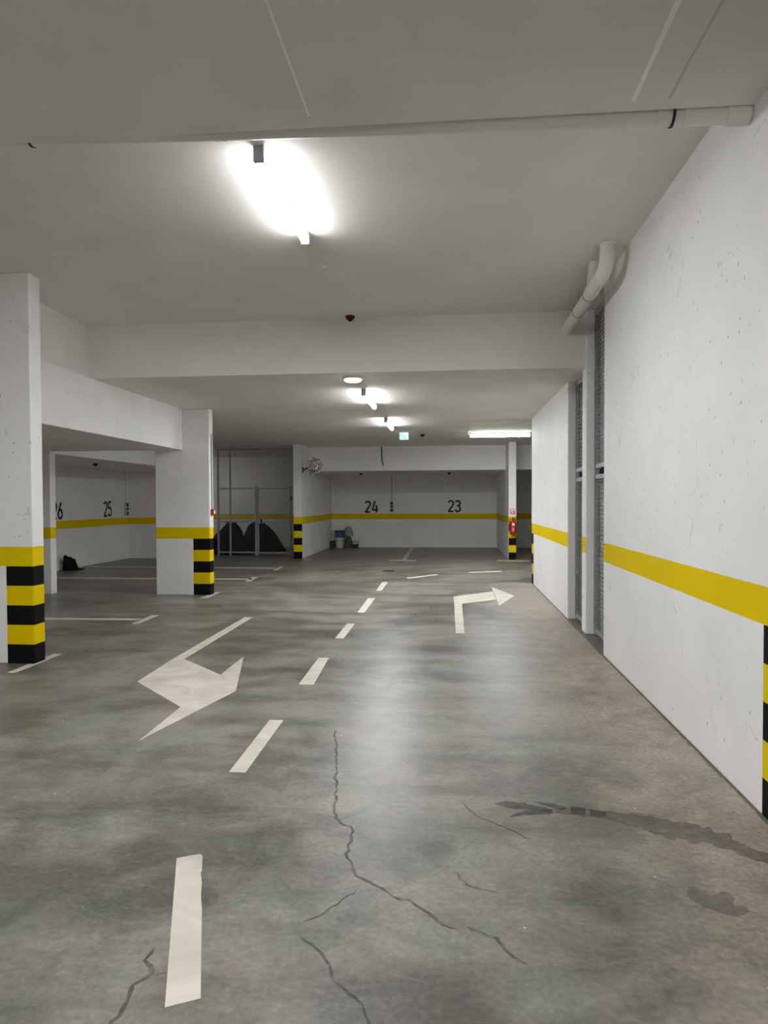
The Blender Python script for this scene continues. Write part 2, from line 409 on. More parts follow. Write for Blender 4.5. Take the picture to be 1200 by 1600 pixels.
# right wall: two solid lengths with the store rooms' mesh gates between them
def fn(c, ax, sg):
    if ax == 2: return 0
    if ax == 0 and sg < 0 and c.y < 3.66 or (ax == 1 and sg < 0 and c.x < 1.92): return hazard(c)
    return band(c)
wall('wall_right', [XW, 1.92, 4.5], [3.36, 3.66, 7.33], ZS+[ZT], fn, .008)
def fn(c, ax, sg):
    if ax == 2: return 0
    if ax == 0 and sg < 0 and c.y > 13.37 or (ax == 1 and sg > 0 and c.x < 1.92): return hazard(c)
    return band(c) if not (ax == 1 and sg < 0) else 0
wall('wall_right', [XW, 1.92, 4.5], [9.53, 13.37, 13.67], ZS+[ZT], fn, .008)
wall('wall_store', [4.5, 4.7], [7.0, 9.9], [0, 1.0, 1.2, ZT], lambda c, a, s: 0)
# short dividing walls between the far bays
def fn(c, ax, sg):
    if ax == 2: return 0
    if ax == 1 and sg < 0: return hazard(c)
    if ax == 0 and sg > 0 and c.y < 19.31: return hazard(c)
    return band(c)
wall('wall_divider', [-4.49, -4.245], [19.01, 19.06, YF], ZS+[2.4, 3.5], fn, .010)
def fn(c, ax, sg):
    if ax == 2: return 0
    if ax == 1 and sg < 0: return hazard(c)
    return band(c)
wall('wall_divider', [1.625, 1.835], [19.05, YF], ZS+[3.5], fn, .010)
wall('wall_bay', [XL, -7.12], [19.0, 19.2], ZW+[3.5])

# ------------------------------------------------------------------ pillars
def pillar(name, label, xs, ys, top, fn, bev=.012):
    b = MB(); b.grid(xs, ys, ZS+[top], fn)
    return tag(b.build(name, WM, origin=((xs[0]+xs[-1])/2, (ys[0]+ys[-1])/2, 0), bevel=bev), label, 'pillar', kind='thing')
def corner(x):
    def fn(c, ax, sg):
        if ax == 2: return 0
        if c.x > x: return hazard(c)
        return band(c)
    return fn
pillar('pillar', 'tall white pillar with black and yellow corner at the left edge, nearest of the pillars', [-5.24, -4.517, -4.225], [6.455, 6.645], ZB, corner(-4.517))
pillar('pillar', 'wide white pillar with striped corner under the end of the side beam', [-5.205, -4.520, -4.215], [11.495, 11.69], ZC, corner(-4.52))
pillar('pillar', 'slim white pillar without stripes in front of bay number 26', [-8.1, -7.135], [11.425, 11.60], ZE, lambda c, a, s: band(c) if a < 2 else 0)
pillar('pillar', 'narrow white pier between the two mesh gates', [1.655, 1.90], [8.455, 8.70], ZB, lambda c, a, s: (band(c) if a == 0 else 0))

# ------------------------------------------------------------------ lamps
LL = 1.45
def make_lamp(loc, label):
    x, y, z = loc
    r = thing('tube_light', label, 'ceiling light', loc, 'tube lights on the ceiling')
    b = MB(); b.box(x-.027, x+.027, y-LL/2+.02, y+LL/2-.02, z-.046, z); b.build('housing', M_lampbody, r)
    # U-shaped luminous cover below the housing
    prof = [(-.030, -.044), (-.031, -.080), (-.026, -.094), (-.014, -.100), (.014, -.100), (.026, -.094), (.031, -.080), (.030, -.044)]
    b = MB(); n = len(prof); y0, y1 = y-LL/2+.03, y+LL/2-.03
    vs = [(x+a, y0, z+c) for a, c in prof]+[(x+a, y1, z+c) for a, c in prof]
    b.add(vs, [(i, (i+1) % n, n+(i+1) % n, n+i) for i in range(n)]+[tuple(range(n)), tuple(range(2*n-1, n-1, -1))])
    for k in (0, 1, 2, 4, n-1, n-2, n-3): b.m[k] = 1          # the frosted flanks glow less than the underside
    b.build('diffuser', [M_diff, M_diffside], r)
    for a, e in ((y-LL/2, y-LL/2+.032), (y+LL/2-.032, y+LL/2)):
        b = MB(); b.box(x-.035, x+.035, a, e, z-.104, z-.001); b.build('end_cap', M_lampbody, r, bevel=.004)
    return r
lamp0 = make_lamp((-1.24, 5.06, ZB), 'tube light on the high ceiling just behind the cross pipe, nearest lit')
copy_thing(lamp0, (-1.25, 10.45, ZC), 'tube light on the lower ceiling just behind the round dome light')
copy_thing(lamp0, (-1.25, 13.85, ZC), 'short-looking tube light just in front of the green exit sign')
copy_thing(lamp0, (1.18, 16.25, ZC-.012), 'tube light mounted crosswise under the pale board-marked slab', PI/2)
copy_thing(lamp0, (-1.24, .3, ZA), 'unseen fill tube light added overhead on the front ceiling')  # added fill lamp, brightens faces turned to the viewer
copy_thing(lamp0, (-5.3, .6, ZA), 'unseen fill tube light added on the front ceiling left of the viewer')  # another added fill lamp, lifts the nearest pillar's front
copy_thing(lamp0, (-1.24, -4.4, ZA), 'unseen tube light added behind the viewer on the front ceiling')  # extra lamp out of view, added for light from behind

r = thing('dome_light', 'small round white dome light under the ceiling behind the first step', 'ceiling light', (-1.27, 8.80, ZC))
T = Matrix.Translation((-1.27, 8.80, ZC)) @ Matrix.Rotation(PI, 4, 'X')
b = MB(); b.lathe([(.12, 0), (.125, .012), (.125, .03), (.118, .034)], 32, T); b.build('base', M_signwhite, r)
b = MB(); b.lathe([(.115, .032), (.112, .045), (.095, .058), (.05, .066), (.002, .068)], 32, T); b.build('lens', M_dome, r)
r2 = copy_thing(r, (-8.4, 21.9, ZC), 'unseen fill dome light added inside the far store, behind the striped pillar')  # added out of sight to brighten the store behind the fence
for o in r2.children:
    if o.name.startswith('lens'): o.data = o.data.copy(); o.data.materials[0] = M_storefill

# ------------------------------------------------------------------ exit sign
def plate_strokes(b, mtx, items, mi):
    for pts, w in items: b.ribbon(pts, w, 0, .002, mi, mtx)
ex, ey, ez = -1.095, 16.10, ZC
r = thing('exit_sign', 'green and white lit exit sign box hanging from the ceiling', 'exit sign', (ex, ey, ez))
b = MB(); b.box(ex-.105, ex+.105, ey-.03, ey+.03, ez-.165, ez); b.build('box', M_exitw, r, bevel=.006)
b = MB(); b.box(ex-.09, ex+.09, ey-.034, ey-.029, ez-.145, ez-.035); b.build('panel', M_exitg, r)
mt = Matrix(((1, 0, 0, ex-.09), (0, 0, -1, ey-.0345), (0, 1, 0, ez-.145), (0, 0, 0, 1)))
b = MB()
plate_strokes(b, mt, [
    ([(.10, .008), (.10, .102), (.125, .102)], .006), ([(.125, .102), (.165, .102), (.165, .008)], .010), ([(.112, .055), (.155, .055)], .04),   # doorway
    ([(.040, .08), (.052, .05), (.062, .018)], .012), ([(.052, .05), (.034, .038), (.022, .018)], .011),                                  # runner
    ([(.044, .074), (.062, .062), (.074, .072)], .008), ([(.042, .074), (.026, .066), (.020, .052)], .008), ([(.046, .092), (.058, .092)], .013)], 0)
b.build('pictogram', M_exitp, r)

# ------------------------------------------------------------------ ceiling detectors with red caps
def make_detector(loc, label):
    x, y, z = loc; r = thing('smoke_detector', label, 'smoke detector', loc, 'red capped ceiling detectors')
    T = Matrix.Translation(loc) @ Matrix.Rotation(PI, 4, 'X')
    b = MB(); b.lathe([(.05, 0), (.052, .010), (.050, .016)], 24, T); b.build('base', M_signwhite, r)
    b = MB(); b.lathe([(.058, .016), (.060, .030), (.048, .048), (.026, .072), (.012, .082), (.004, .083)], 24, T); b.build('cap', M_redcap, r)
    return r
d0 = make_detector((-1.237, 8.36, ZB), 'red capped detector on the high ceiling just before the first step')
copy_thing(d0, (-.667, 16.36, ZC), 'red capped detector on the ceiling beside the green exit sign')
copy_thing(d0, (-2.84, 21.4, 2.56), 'dark capped detector over parking bay 24')
copy_thing(d0, (-.03, 21.4, 2.56), 'dark capped detector over parking bay 23')
copy_thing(d0, (-7.85, 14.29, ZE), 'dark capped detector on the low ceiling over bay 26')

# ------------------------------------------------------------------ pipes
def pp(x): return (x, 3.872, 3.780-.0265*x)
r = thing('drain_pipe', 'long white pipe running across behind the front ceiling edge', 'pipe', pp(0))
b = MB(); b.tube([(-4.86, 3.872, ZB-.002), (-4.86, 3.872, 3.93), (-4.84, 3.872, 3.912), (-4.79, 3.872, 3.908)]+[pp(x) for x in (-4.7, -3, 0, 1.50, 1.615)], .052, 20); b.build('pipe', M_pipe, r)
for x, rr, w in ((-1.36, .056, .02), (-1.31, .056, .02), (-.045, .056, .02), (.01, .056, .02), (1.14, .057, .022), (1.28, .057, .02), (1.545, .059, .11)):
    b = MB(); b.tube([pp(x-w/2), pp(x+w/2)], rr, 20); b.build('coupling', M_pipe, r)
for x in (-2.5, 1.21):
    b = MB(); q = pp(x); b.tube([(x, q[1], q[2]+.05), (x, q[1], ZB-.001)], .006, 8); b.tube([pp(x-.007), pp(x+.007)], .0585, 20); b.build('clamp', M_lock, r)
r = thing('waste_pipe', 'thick white bent pipe dropping from the ceiling beside the right wall', 'pipe', (1.42, 6.35, ZB))
def arc(c, r0, a0, a1, n=7): return [(c[0], c[1]+r0*math.cos(a0+(a1-a0)*i/n), c[2]+r0*math.sin(a0+(a1-a0)*i/n)) for i in range(n+1)]
path = [(1.425, 6.33, ZB+.01), (1.425, 6.33, 3.90), (1.425, 6.345, 3.86), (1.425, 6.38, 3.82), (1.425, 6.44, 3.785), (1.425, 6.55, 3.765), (1.43, 7.2, 3.76), (1.432, 8.52, 3.745)]
b = MB(); b.tube(path, .066, 24); b.build('pipe', M_pipe, r)
for a, e, rr in (((1.425, 6.33, 3.975), (1.425, 6.33, 3.955), .078), ((1.425, 6.332, 3.885), (1.425, 6.335, 3.868), .071), ((1.426, 6.60, 3.765), (1.427, 6.66, 3.765), .074), ((1.428, 6.95, 3.762), (1.428, 7.05, 3.761), .073), ((1.431, 7.9, 3.752), (1.431, 7.93, 3.752), .07)):
    b = MB(); b.tube([a, e], rr, 24); b.build('coupling', M_pipe, r)
b = MB(); b.tube([(1.40, 6.78, ZB+.01), (1.40, 6.80, 3.92), (1.41, 6.90, 3.86), (1.425, 7.02, 3.77)], .052, 18); b.build('branch', M_pipe, r)
for y in (7.15, 7.75):
    b = MB(); b.tube([(1.43, y, 3.83), (1.43, y, ZB)], .006, 8); b.tube([(1.43, y-.012, 3.758), (1.43, y+.012, 3.758)], .0745, 20); b.build('hanger', M_steel, r)

# ------------------------------------------------------------------ mesh gates to the store rooms
def make_gate(x, y0, y1, top, label, wire_step):
    r = thing('mesh_gate', label, 'gate', (x, y0, 0), 'wire mesh gates in the right wall')
    t = .04
    def frame(z0, z1):
        b = MB()
        b.box(x, x+t, y0, y0+t, z0, z1); b.box(x, x+t, y1-t, y1, z0, z1)
        b.box(x, x+t, y0, y1, z0, z0+.05); b.box(x, x+t, y0, y1, z1-.05, z1)
        return b
    def mesh(z0, z1):
        b = MB(); z = z0+.05
        while z < z1-.05:
            b.box(x+.012, x+.018, y0+t, y1-t, z-.004, z+.004); z += wire_step
        y = y0+t+.1
        while y < y1-t: b.box(x+.018, x+.024, y-.002, y+.002, z0+.05, z1-.05); y += .26
        return b
    fr = frame(.035, 1.955).build('lower_frame', M_steel, r); m = mesh(.035, 1.955).build('wire_panel', M_wire, fr); m['label'] = 'lower panel of grey wire mesh'
    fr = frame(2.035, top).build('upper_frame', M_steel, r); m = mesh(2.035, top).build('wire_panel', M_wire, fr); m['label'] = 'upper panel of grey wire mesh'
    b = MB(); b.box(x+.004, x+.05, y1-.36, y1-.28, 1.953, 2.037); b.box(x-.012, x+.01, y1-.335, y1-.305, 1.965, 2.02); b.build('lock', M_lock, r)
    b = MB(); b.box(x, x+.05, y1-.028, y1, 0, top); b.build('post', M_steel, r)
    return r
make_gate(1.755, 7.34, 8.45, 3.93, 'tall wire mesh gate between the near right wall and the narrow pier', .05)
make_gate(1.725, 8.71, 9.52, ZC-.02, 'shorter wire mesh gate between the narrow pier and the farther right wall', .05)

# ------------------------------------------------------------------ far store fence
FY = 20.06
r = thing('store_fence', 'floor to ceiling grey bar fence of the far store room', 'fence', (-5.8, FY, 0))
for x, zt in ((-7.08, ZC), (-6.70, ZC), (-5.90, 2.12), (-5.84, 2.10), (-4.80, 2.10)):
    b = MB(); b.box(x-.025, x+.025, FY-.03, FY+.02, 0, zt); b.build('post', M_grey, r)
for x0, x1, z in ((-7.1, -5.9, .10), (-7.1, -5.9, 1.04), (-7.1, -5.9, 2.05), (-7.1, -4.5, ZC-.04)):
    b = MB(); b.box(x0, x1, FY-.022, FY+.012, z-.022, z+.022); b.build('rail', M_grey, r)
def bars(x0, x1, z0, z1, step, hw=.003):
    b = MB(); x = x0
    while x < x1: b.box(x-hw, x+hw, FY-.003, FY+.002, z0, z1); x += step
    return b
g = bars(-7.07, -5.9, .1, 1.04, .05).build('bar_panel', M_wire, r); g['label'] = 'lower panel of closely spaced upright bars'
g = bars(-7.07, -5.9, 1.04, ZC-.05, .05, .0045).build('bar_panel', M_bar, r); g['label'] = 'upper panel of thin dark bars'
g = bars(-5.86, -4.52, 2.1, ZC-.05, .05, .0045).build('bar_panel', M_bar, r); g['label'] = 'dark bars above the door leaf'
b = MB()
for x in (-5.82, -4.82): b.box(x-.02, x+.02, FY-.045, FY-.01, .06, 2.07)
for z in (.09, 1.04, 2.05): b.box(-5.82, -4.82, FY-.045, FY-.01, z-.02, z+.02)
door = b.build('door_leaf', M_grey, r)
bars(-5.78, -4.83, .1, 1.04, .05).build('bar_panel', M_wire, door); bars(-5.78, -4.83, 1.04, 2.05, .05, .0045).build('bar_panel', M_bar, door)
for z in (.55, 1.75):
    b = MB(); b.tube([(-4.79, FY-.05, z-.05), (-4.79, FY-.05, z+.05)], .014, 10); b.build('hinge', M_lock, door)
b = MB(); b.box(-5.74, -5.70, FY-.075, FY-.045, 1.0, 1.12); b.build('lock', M_lock, door)

# black covered heaps inside the store
def heap(name, label, cx, cy, rl, rr, ry, h, pw, seed, shoulder=0, group=None):
    b = MB(); n, m = 34, 56; vs = []
    for i in range(n+1):
        t = i/n
        for k in range(m):
            a = 2*PI*k/m; c = math.cos(a)
            x = cx+(rr if c > 0 else rl)*t*c; y = cy+ry*t*math.sin(a)
            z = h*max(0, 1-t**pw)
            if shoulder and c < 0:
                u = max(0, -c*t); z = max(z, h*max(0, 1-(t*2.1)**pw), shoulder*max(0, 1-t**7)) if u > .01 else z
            nv = noise.noise(Vector((x*3+seed, y*3, z*2)))*.09+noise.noise(Vector((x*9+seed, y*9, z*5)))*.035
            z = max(0, z*(1+nv*1.3))
            if i == n: z = 0
            vs.append((x+nv*.4*t*c, y, z))
    fs = [(i*m+k, i*m+(k+1) % m, (i+1)*m+(k+1) % m, (i+1)*m+k) for i in range(n) for k in range(m)]
    b.add(vs, fs, 0, True)
    return tag(b.build(name, M_cloth, origin=(cx, cy, 0)), label, 'covered heap', group)
heap('covered_heap', 'black cloth covered heap behind the left half of the store fence', -6.83, 20.75, .95, .52, .50, 1.02, 1.9, 1.3, .60, 'black covered heaps in the store')
heap('covered_heap', 'black cloth covered heap behind the store fence door', -6.52, 22.0, .50, 1.06, .55, .94, 2.2, 7.7, 0, 'black covered heaps in the store')

# ------------------------------------------------------------------ fixtures on walls and pillars
def socket(loc, along, label, top, cm=None):
    """box with two sockets and a conduit up to the ceiling; along = unit vector along the wall, out = away from it"""
    x, y, z = loc; ax = Vector(along); out = Vector((ax.y, -ax.x, 0))
    r = thing('socket_panel', label, 'socket box', loc, 'grey socket boxes with conduit')
    def bx(b, a0, a1, o0, o1, z0, z1):
        p = [Vector(loc)+ax*a+out*o for a in (a0, a1) for o in (o0, o1)]
        xs = [q.x for q in p]; ys = [q.y for q in p]; b.box(min(xs), max(xs), min(ys), max(ys), z+z0, z+z1)
    b = MB(); bx(b, -.06, .06, 0, .07, 0, .40); b.build('box', M_sock, r, bevel=.006)
    for z0, z1 in ((.03, .12), (.17, .24), (.27, .37)):
        b = MB(); bx(b, -.045, .045, .068, .085, z0, z1); b.build('socket', M_dark, r, bevel=.008)
    b = MB(); c = Vector(loc)+out*.022; b.tube([(c.x, c.y, z+.39), (c.x, c.y, top)], .014, 10); b.build('conduit', cm or M_cond, r)
    return r
socket((-2.07, YF, 1.25), (1, 0, 0), 'grey socket box on the far wall between numbers 24 and 23', 2.56)
socket((XL, 18.80, 1.25), (0, 1, 0), 'grey socket box in the corner beside number 25', ZE, M_condl)

r = thing('call_point', 'small red fire alarm call point on the side of the striped pillar', 'call point', (-4.215, 11.59, 1.41))
b = MB(); b.box(-4.215, -4.165, 11.54, 11.645, 1.415, 1.52); b.build('box', M_red, r, bevel=.006)
b = MB(); b.box(-4.167, -4.160, 11.562, 11.623, 1.437, 1.498); b.build('face', M_signwhite, r)
b = MB(); b.tube([(-4.204, 11.59, 1.52), (-4.204, 11.59, 2.76), (-4.206, 11.60, 2.84), (-4.206, 11.60, 2.86)], .011, 8); tag(b.build('conduit', M_cond, origin=(-4.2, 11.59, 1.52)), 'thin grey conduit above the red call point on the striped pillar', 'conduit')
b = MB(); b.tube([(-2.04, 20.085, ZC), (-2.035, 20.08, 3.1), (-2.02, 20.08, 2.86), (-2.00, 20.07, 2.735), (-1.985, 20.06, 2.72)], .013, 8)
tag(b.build('hanging_cable', M_lock, origin=(-2.04, 20.08, ZC)), 'short dark cable hanging down the far ceiling step', 'cable')

# convex mirror
mc = Vector((-3.79, 18.72, 2.63)); face = Vector((.66, -.74, -.10)).normalized()
r = thing('convex_mirror', 'shiny convex traffic mirror on a black arm from the far dividing wall', 'mirror', (-4.245, 19.2, 2.56))
T = Matrix.Translation(mc) @ face.to_track_quat('Z', 'Y').to_matrix().to_4x4()
b = MB(); n, m = 12, 40; vs = []
for i in range(n+1):
    ph = i/n*PI*.40; rr = .215*math.sin(ph)/math.sin(PI*.40); zz = .145*(math.cos(ph)-math.cos(PI*.40))/(1-math.cos(PI*.40))
    for k in range(m):
        a = 2*PI*k/m; q = Vector((rr*math.cos(a), rr*math.sin(a), zz)); d = noise.noise(q*17)*.030+noise.noise(q*34+Vector((5, 0, 0)))*.012
        vs.append(T @ (q+Vector((0, 0, d if i < n else 0))))
b.add(vs, [(i*m+k, i*m+(k+1) % m, (i+1)*m+(k+1) % m, (i+1)*m+k) for i in range(n) for k in range(m)], 0, False)
b.add(vs[-m:], [tuple(range(m))]); b.build('mirror', M_chrome, r)
b = MB(); b.lathe([(.225, -.045), (.235, -.03), (.235, -.005), (.216, 0), (.214, -.02)], 40, T)
b.build('rim', M_steel, r)
for k in range(8):
    a = 2*PI*k/8+.2; q = T @ Vector((.235*math.cos(a), .235*math.sin(a), -.02)); e = T @ Vector((.256*math.cos(a), .256*math.sin(a), -.015))
    b = MB(); b.tube([q, e], [.022, .016], 8); b.build('clip', M_dark, r)
b = MB(); b.tube([(-4.245, 19.2, 2.565), (-4.13, 18.95, 2.57), tuple(T @ Vector((-.06, 0, -.06))), tuple(T @ Vector((0, 0, -.03)))], .022, 10); b.box(-4.246, -4.235, 19.13, 19.27, 2.49, 2.64); b.build('arm', M_lock, r)

# fire extinguisher and its sign on the striped wall end
ey_ = 19.05
r = thing('fire_extinguisher', 'red fire extinguisher hung on the striped wall end', 'fire extinguisher', (1.735, ey_-.095, .70))
T = Matrix.Translation((1.735, ey_-.095, .70))
b = MB(); b.lathe([(.02, 0), (.06, .004), (.080, .02), (.084, .05), (.084, .31), (.076, .35), (.05, .385), (.028, .40), (.020, .42)], 28, T); b.build('body', M_red, r)
b = MB(); b.tube([(1.735, ey_-.095, 1.11), (1.735, ey_-.095, 1.16)], .020, 12); b.box(1.715, 1.80, ey_-.10, ey_-.07, 1.15, 1.165); b.box(1.72, 1.81, ey_-.097, ey_-.073, 1.178, 1.19); b.build('valve_handle', M_lock, r)
b = MB(); b.tube([(1.715, ey_-.09, 1.145), (1.665, ey_-.10, 1.15), (1.643, ey_-.10, 1.09), (1.648, ey_-.10, .98), (1.655, ey_-.10, .86)], .011, 10); b.build('hose', M_dark, r)
for nm, mm, z0, z1, a0, a1 in (('label', M_signwhite, .955, 1.02, -.35, .5), ('instruction_label', M_pink, .80, .90, -.45, .45)):
    b = MB(); n = 10; vs = []
    for i in range(n+1):
        a = -PI/2+a0+(a1-a0)*i/n
        for z in (z0, z1): vs.append((1.735+.0852*math.cos(a), ey_-.095+.0852*math.sin(a), z))
    b.add(vs, [(2*i, 2*i+2, 2*i+3, 2*i+1) for i in range(n)]); b.build(nm, mm, r)
b = MB(); b.box(1.70, 1.77, ey_-.02, ey_, .74, 1.06); b.build('bracket', M_lock, r)
r = thing('extinguisher_sign', 'small white and red fire extinguisher sign above the extinguisher', 'sign', (1.73, ey_, 1.27))
b = MB(); b.box(1.655, 1.81, ey_-.006, ey_, 1.265, 1.42); b.build('plate', M_signwhite, r)
mt = Matrix(((1, 0, 0, 1.655), (0, 0, -1, ey_-.0065), (0, 1, 0, 1.265), (0, 0, 0, 1)))
b = MB()
plate_strokes(b, mt, [([(.005, .005), (.15, .005), (.15, .15), (.005, .15), (.005, .006)], .012), ([(.035, .02), (.035, .075)], .03), ([(.035, .09), (.035, .118)], .014), ([(.02, .118), (.058, .118)], .010), ([(.03, .10), (.012, .085), (.010, .06)], .006),
    ([(.085, .02), (.078, .06), (.095, .09), (.088, .135)], [.012, .022, .02, .003]), ([(.115, .02), (.125, .055), (.112, .08), (.122, .12)], [.02, .028, .02, .003]), ([(.085, .02), (.12, .02)], .02)], 0)
b.build('pictogram', M_signred, r)

# ------------------------------------------------------------------ painted bay numbers
def A(cx, cy, rx, ry, a0, a1, n=14): return [(cx+rx*math.cos(math.radians(a0+(a1-a0)*i/n)), cy+ry*math.sin(math.radians(a0+(a1-a0)*i/n))) for i in range(n+1)]
DIG = {
 '2': [A(.25, .74, .20, .21, 165, -20)+[(.40, .56), (.06, .06)], [(.02, .055), (.46, .055)]],
 '3': [A(.23, .745, .19, .20, 160, -75)+[(.20, .545)], [(.17, .54)]+A(.23, .29, .205, .245, 78, -165)],
 '4': [[(.27, 1.0), (.06, .26)], [(.02, .235), (.50, .235)], [(.39, .62), (.39, 0)]],
 '5': [[(.43, .945), (.09, .945), (.08, .53)], [(.08, .56)]+A(.24, .32, .20, .27, 112, -160)],
 '6': [[(.36, .98), (.14, .55)]+A(.25, .30, .20, .25, 165, 120, 3), A(.25, .30, .20, .25, 0, 360, 24)],
}
def number(txt, mtx, w, h, label, name='bay_number'):
    b = MB(); adv = w/len(txt)
    for i, ch in enumerate(txt):
        for st in DIG[ch]:
            b.ribbon([(i*adv+px*adv*1.72, py*h) for px, py in st], .062, .0005, .003, 0, mtx)
    o = mtx.translation
    return tag(b.build(name, M_num, origin=tuple(o)), label, 'painted number', 'painted bay numbers')
def far_m(x, z): return Matrix(((1, 0, 0, x), (0, 0, -1, YF), (0, 1, 0, z), (0, 0, 0, 1)))
def left_m(y, z): return Matrix(((0, 0, 1, XL), (1, 0, 0, y), (0, 1, 0, z), (0, 0, 0, 1)))
number('24', far_m(-3.04, 1.24), .50, .42, 'black painted number 24 on the far wall')
number('23', far_m(-.085, 1.25), .50, .42, 'black painted number 23 on the far wall')
number('25', left_m(17.57, 1.25), .46, .42, 'black painted number 25 on the left bay wall')
number('26', left_m(15.16, 1.24), .48, .42, 'black painted number 26 half hidden by the slim pillar')

# ------------------------------------------------------------------ floor markings
def marking(name, polys, label, cat, group=None):
    b = MB(); pts = []
    for p in polys:
        q = [floor_pt(*a) for a in p]; pts += q; b.prism(q, .0004, .0022)
    cx = sum(p[0] for p in pts)/len(pts); cy = sum(p[1] for p in pts)/len(pts)
    return tag(b.build(name, M_mark, origin=(cx, cy, 0)), label, cat, group)
G = 'dashes of the lane line'
D = 'lane marking'
marking('lane_dash', [[(276, 1341.5), (302, 1336.5), (313, 1335), (316.5, 1337.5), (315.5, 1361), (313.5, 1364), (315.5, 1380), (314, 1400), (315.5, 1420), (313.5, 1561), (257.5, 1575)]], 'long lane dash with a chipped right edge, nearest to the viewer', D, G)
marking('lane_dash', [[(357.6, 1206.7), (383.6, 1207.4), (442.8, 1125.5), (421, 1125.5)]], 'lane dash right of the turn arrow tip, second from the viewer', D, G)
marking('lane_dash', [[(466.5, 1069.5), (490, 1070), (514, 1028), (498, 1028)]], 'third lane dash from the viewer, level with the turn arrow head', D, G)
marking('lane_dash', [[(523.3, 997.7), (536.7, 998.3), (554.5, 974.8), (542.3, 974.8)]], 'lane dash left of the foot of the right turn arrow', D, G)
marking('lane_dash', [[(558.3, 957), (569.5, 957.3), (586, 934.8), (575, 934.8)]], 'lane dash level with the bend of the right turn arrow', D, G)
marking('lane_dash', [[(587.3, 923.5), (596, 923.5), (606.5, 909.5), (597.5, 909.5)]], 'smallest lane dash of the row, farthest from the viewer', D, G)
marking('lane_dash', [[(635.3, 903), (638.5, 904.3), (684.5, 898.8), (681.5, 896.8)]], 'slanting short line turning right in front of bay 24', D, G)
marking('lane_dash', [[(732.4, 893.8), (733, 895.2), (784, 893.6), (783.4, 892)]], 'short crosswise line in front of bay 23', D, G)
marking('turn_arrow', [[(725.7, 989.5), (712.3, 989.5), (709, 932.3), (721.7, 943.3)], [(709, 932.3), (770, 924.3), (775, 937.3), (721.7, 943.3)], [(768, 917.3), (803.7, 931), (780, 946.9)]], 'white floor arrow turning right towards the striped wall end', 'floor arrow')
marking('turn_arrow', [[(383.4, 964), (395.2, 964.4), (288, 1030), (268, 1031)], [(214.4, 1065.4), (268, 1031), (288, 1030), (344.4, 1054.4), (368.4, 1080), (282, 1105)], [(344.4, 1054.4), (380.8, 1026), (368.4, 1080)], [(282, 1105), (368.4, 1080), (216.6, 1158)]], 'large white floor arrow turning towards the viewer, left of the lane dashes', 'floor arrow')
G = 'parking bay lines'
P = 'bay line'
marking('bay_line', [[(628, 875.3), (634.3, 875.3), (645.8, 855.6), (641.5, 855.6)], [(609.3, 874.9), (650.8, 875.2), (650.8, 876.7), (609.3, 876.3)]], 'white T line between bays 24 and 23 at the far wall', P, G)
marking('bay_line', [[(776.5, 875.2), (827, 876), (827, 877.4), (776.5, 876.6)]], 'white line at the foot of the striped wall end with the extinguisher', P, G)
marking('bay_line', [[(474, 874), (487, 874.3), (487, 875.6), (474, 875.3)]], 'short white line at the foot of the far dividing wall by the store', P, G)
marking('bay_line', [[(60, 965.4), (222, 966.7), (212, 969.2), (60, 968.4)], [(205.5, 974.8), (216.7, 974.8), (249.3, 961.2), (237, 961.2)]], 'white bay line ending in a slanted bar right of the nearest pillar', P, G)
marking('bay_line', [[(84, 902), (396, 904.2), (391, 906), (84, 904)], [(381.5, 908.8), (391, 908.8), (403, 901.6), (394, 901.6)]], 'white bay line passing behind the wide striped pillar, nearer of two', P, G)
marking('bay_line', [[(136, 884.4), (437, 887.2), (433, 888.6), (136, 885.8)], [(426.5, 891.2), (433.5, 891.2), (443, 885.2), (436, 885.2)]], 'white bay line passing behind the wide striped pillar, farther of two', P, G)
marking('bay_line', [[(11, 1051.2), (23.5, 1051.8), (96.3, 1022.4), (84, 1021.8)]], 'short white bar running under the nearest pillar', P, G)
marking('bay_line', [[(312, 934.8), (324.5, 934.3), (345.3, 925.2), (336.5, 925.2)]], 'short white bar running under the wide striped pillar', P, G)

# wet trail by the right wall
def zp(x, y): return floor_pt(740+x/2.609, 1200+y/2.609)
b = MB()
def smooth(pts, n=10, closed=False):
    out = []; N = len(pts)
    for i in range(N if closed else N-1):
        p = [Vector(pts[(i+k) % N] if closed else pts[min(max(i+k, 0), N-1)]) for k in (-1, 0, 1, 2)]
        for k in range(n):
            t = k/n
            out.append(tuple(.5*(2*p[1]+(p[2]-p[0])*t+(2*p[0]-5*p[1]+4*p[2]-p[3])*t*t+(3*p[1]-p[0]-3*p[2]+p[3])*t**3)))
    if not closed: out.append(tuple(pts[-1]))
    return out
def wet(pts, w, mi, z):
    """outline of a run of liquid as one closed polygon"""
    P_ = smooth([(*zp(*p), ww) for p, ww in zip(pts, w)]); L, R = [], []
    for i, (x, y, ww) in enumerate(P_):
        a, c = P_[max(i-1, 0)], P_[min(i+1, len(P_)-1)]; t = Vector((c[0]-a[0], c[1]-a[1])).normalized()
        l = ww/2*(1+.5*noise.noise(Vector((i*.33, z*9e3, 0)))+.25*noise.noise(Vector((i*.9, z*9e3, 3)))); q = ww/2*(1+.5*noise.noise(Vector((i*.33, z*9e3, 7)))+.25*noise.noise(Vector((i*.9, z*9e3, 5))))
        L.append((x-t.y*l, y+t.x*l)); R.append((x+t.y*q, y-t.x*q))
    poly = L+R[::-1]; b.add([(x, y, z) for x, y in poly], [tuple(range(len(poly)))], mi)
wet([(330, 176), (440, 180), (540, 192), (650, 212), (750, 235), (900, 268), (1000, 290), (1100, 335), (1215, 382)], [.05, .10, .10, .15, .19, .18, .14, .11, .09], 0, .0006)
wet([(85, 146), (150, 150), (230, 160), (320, 176)], [.01, .09, .06, .05], 1, .0010)
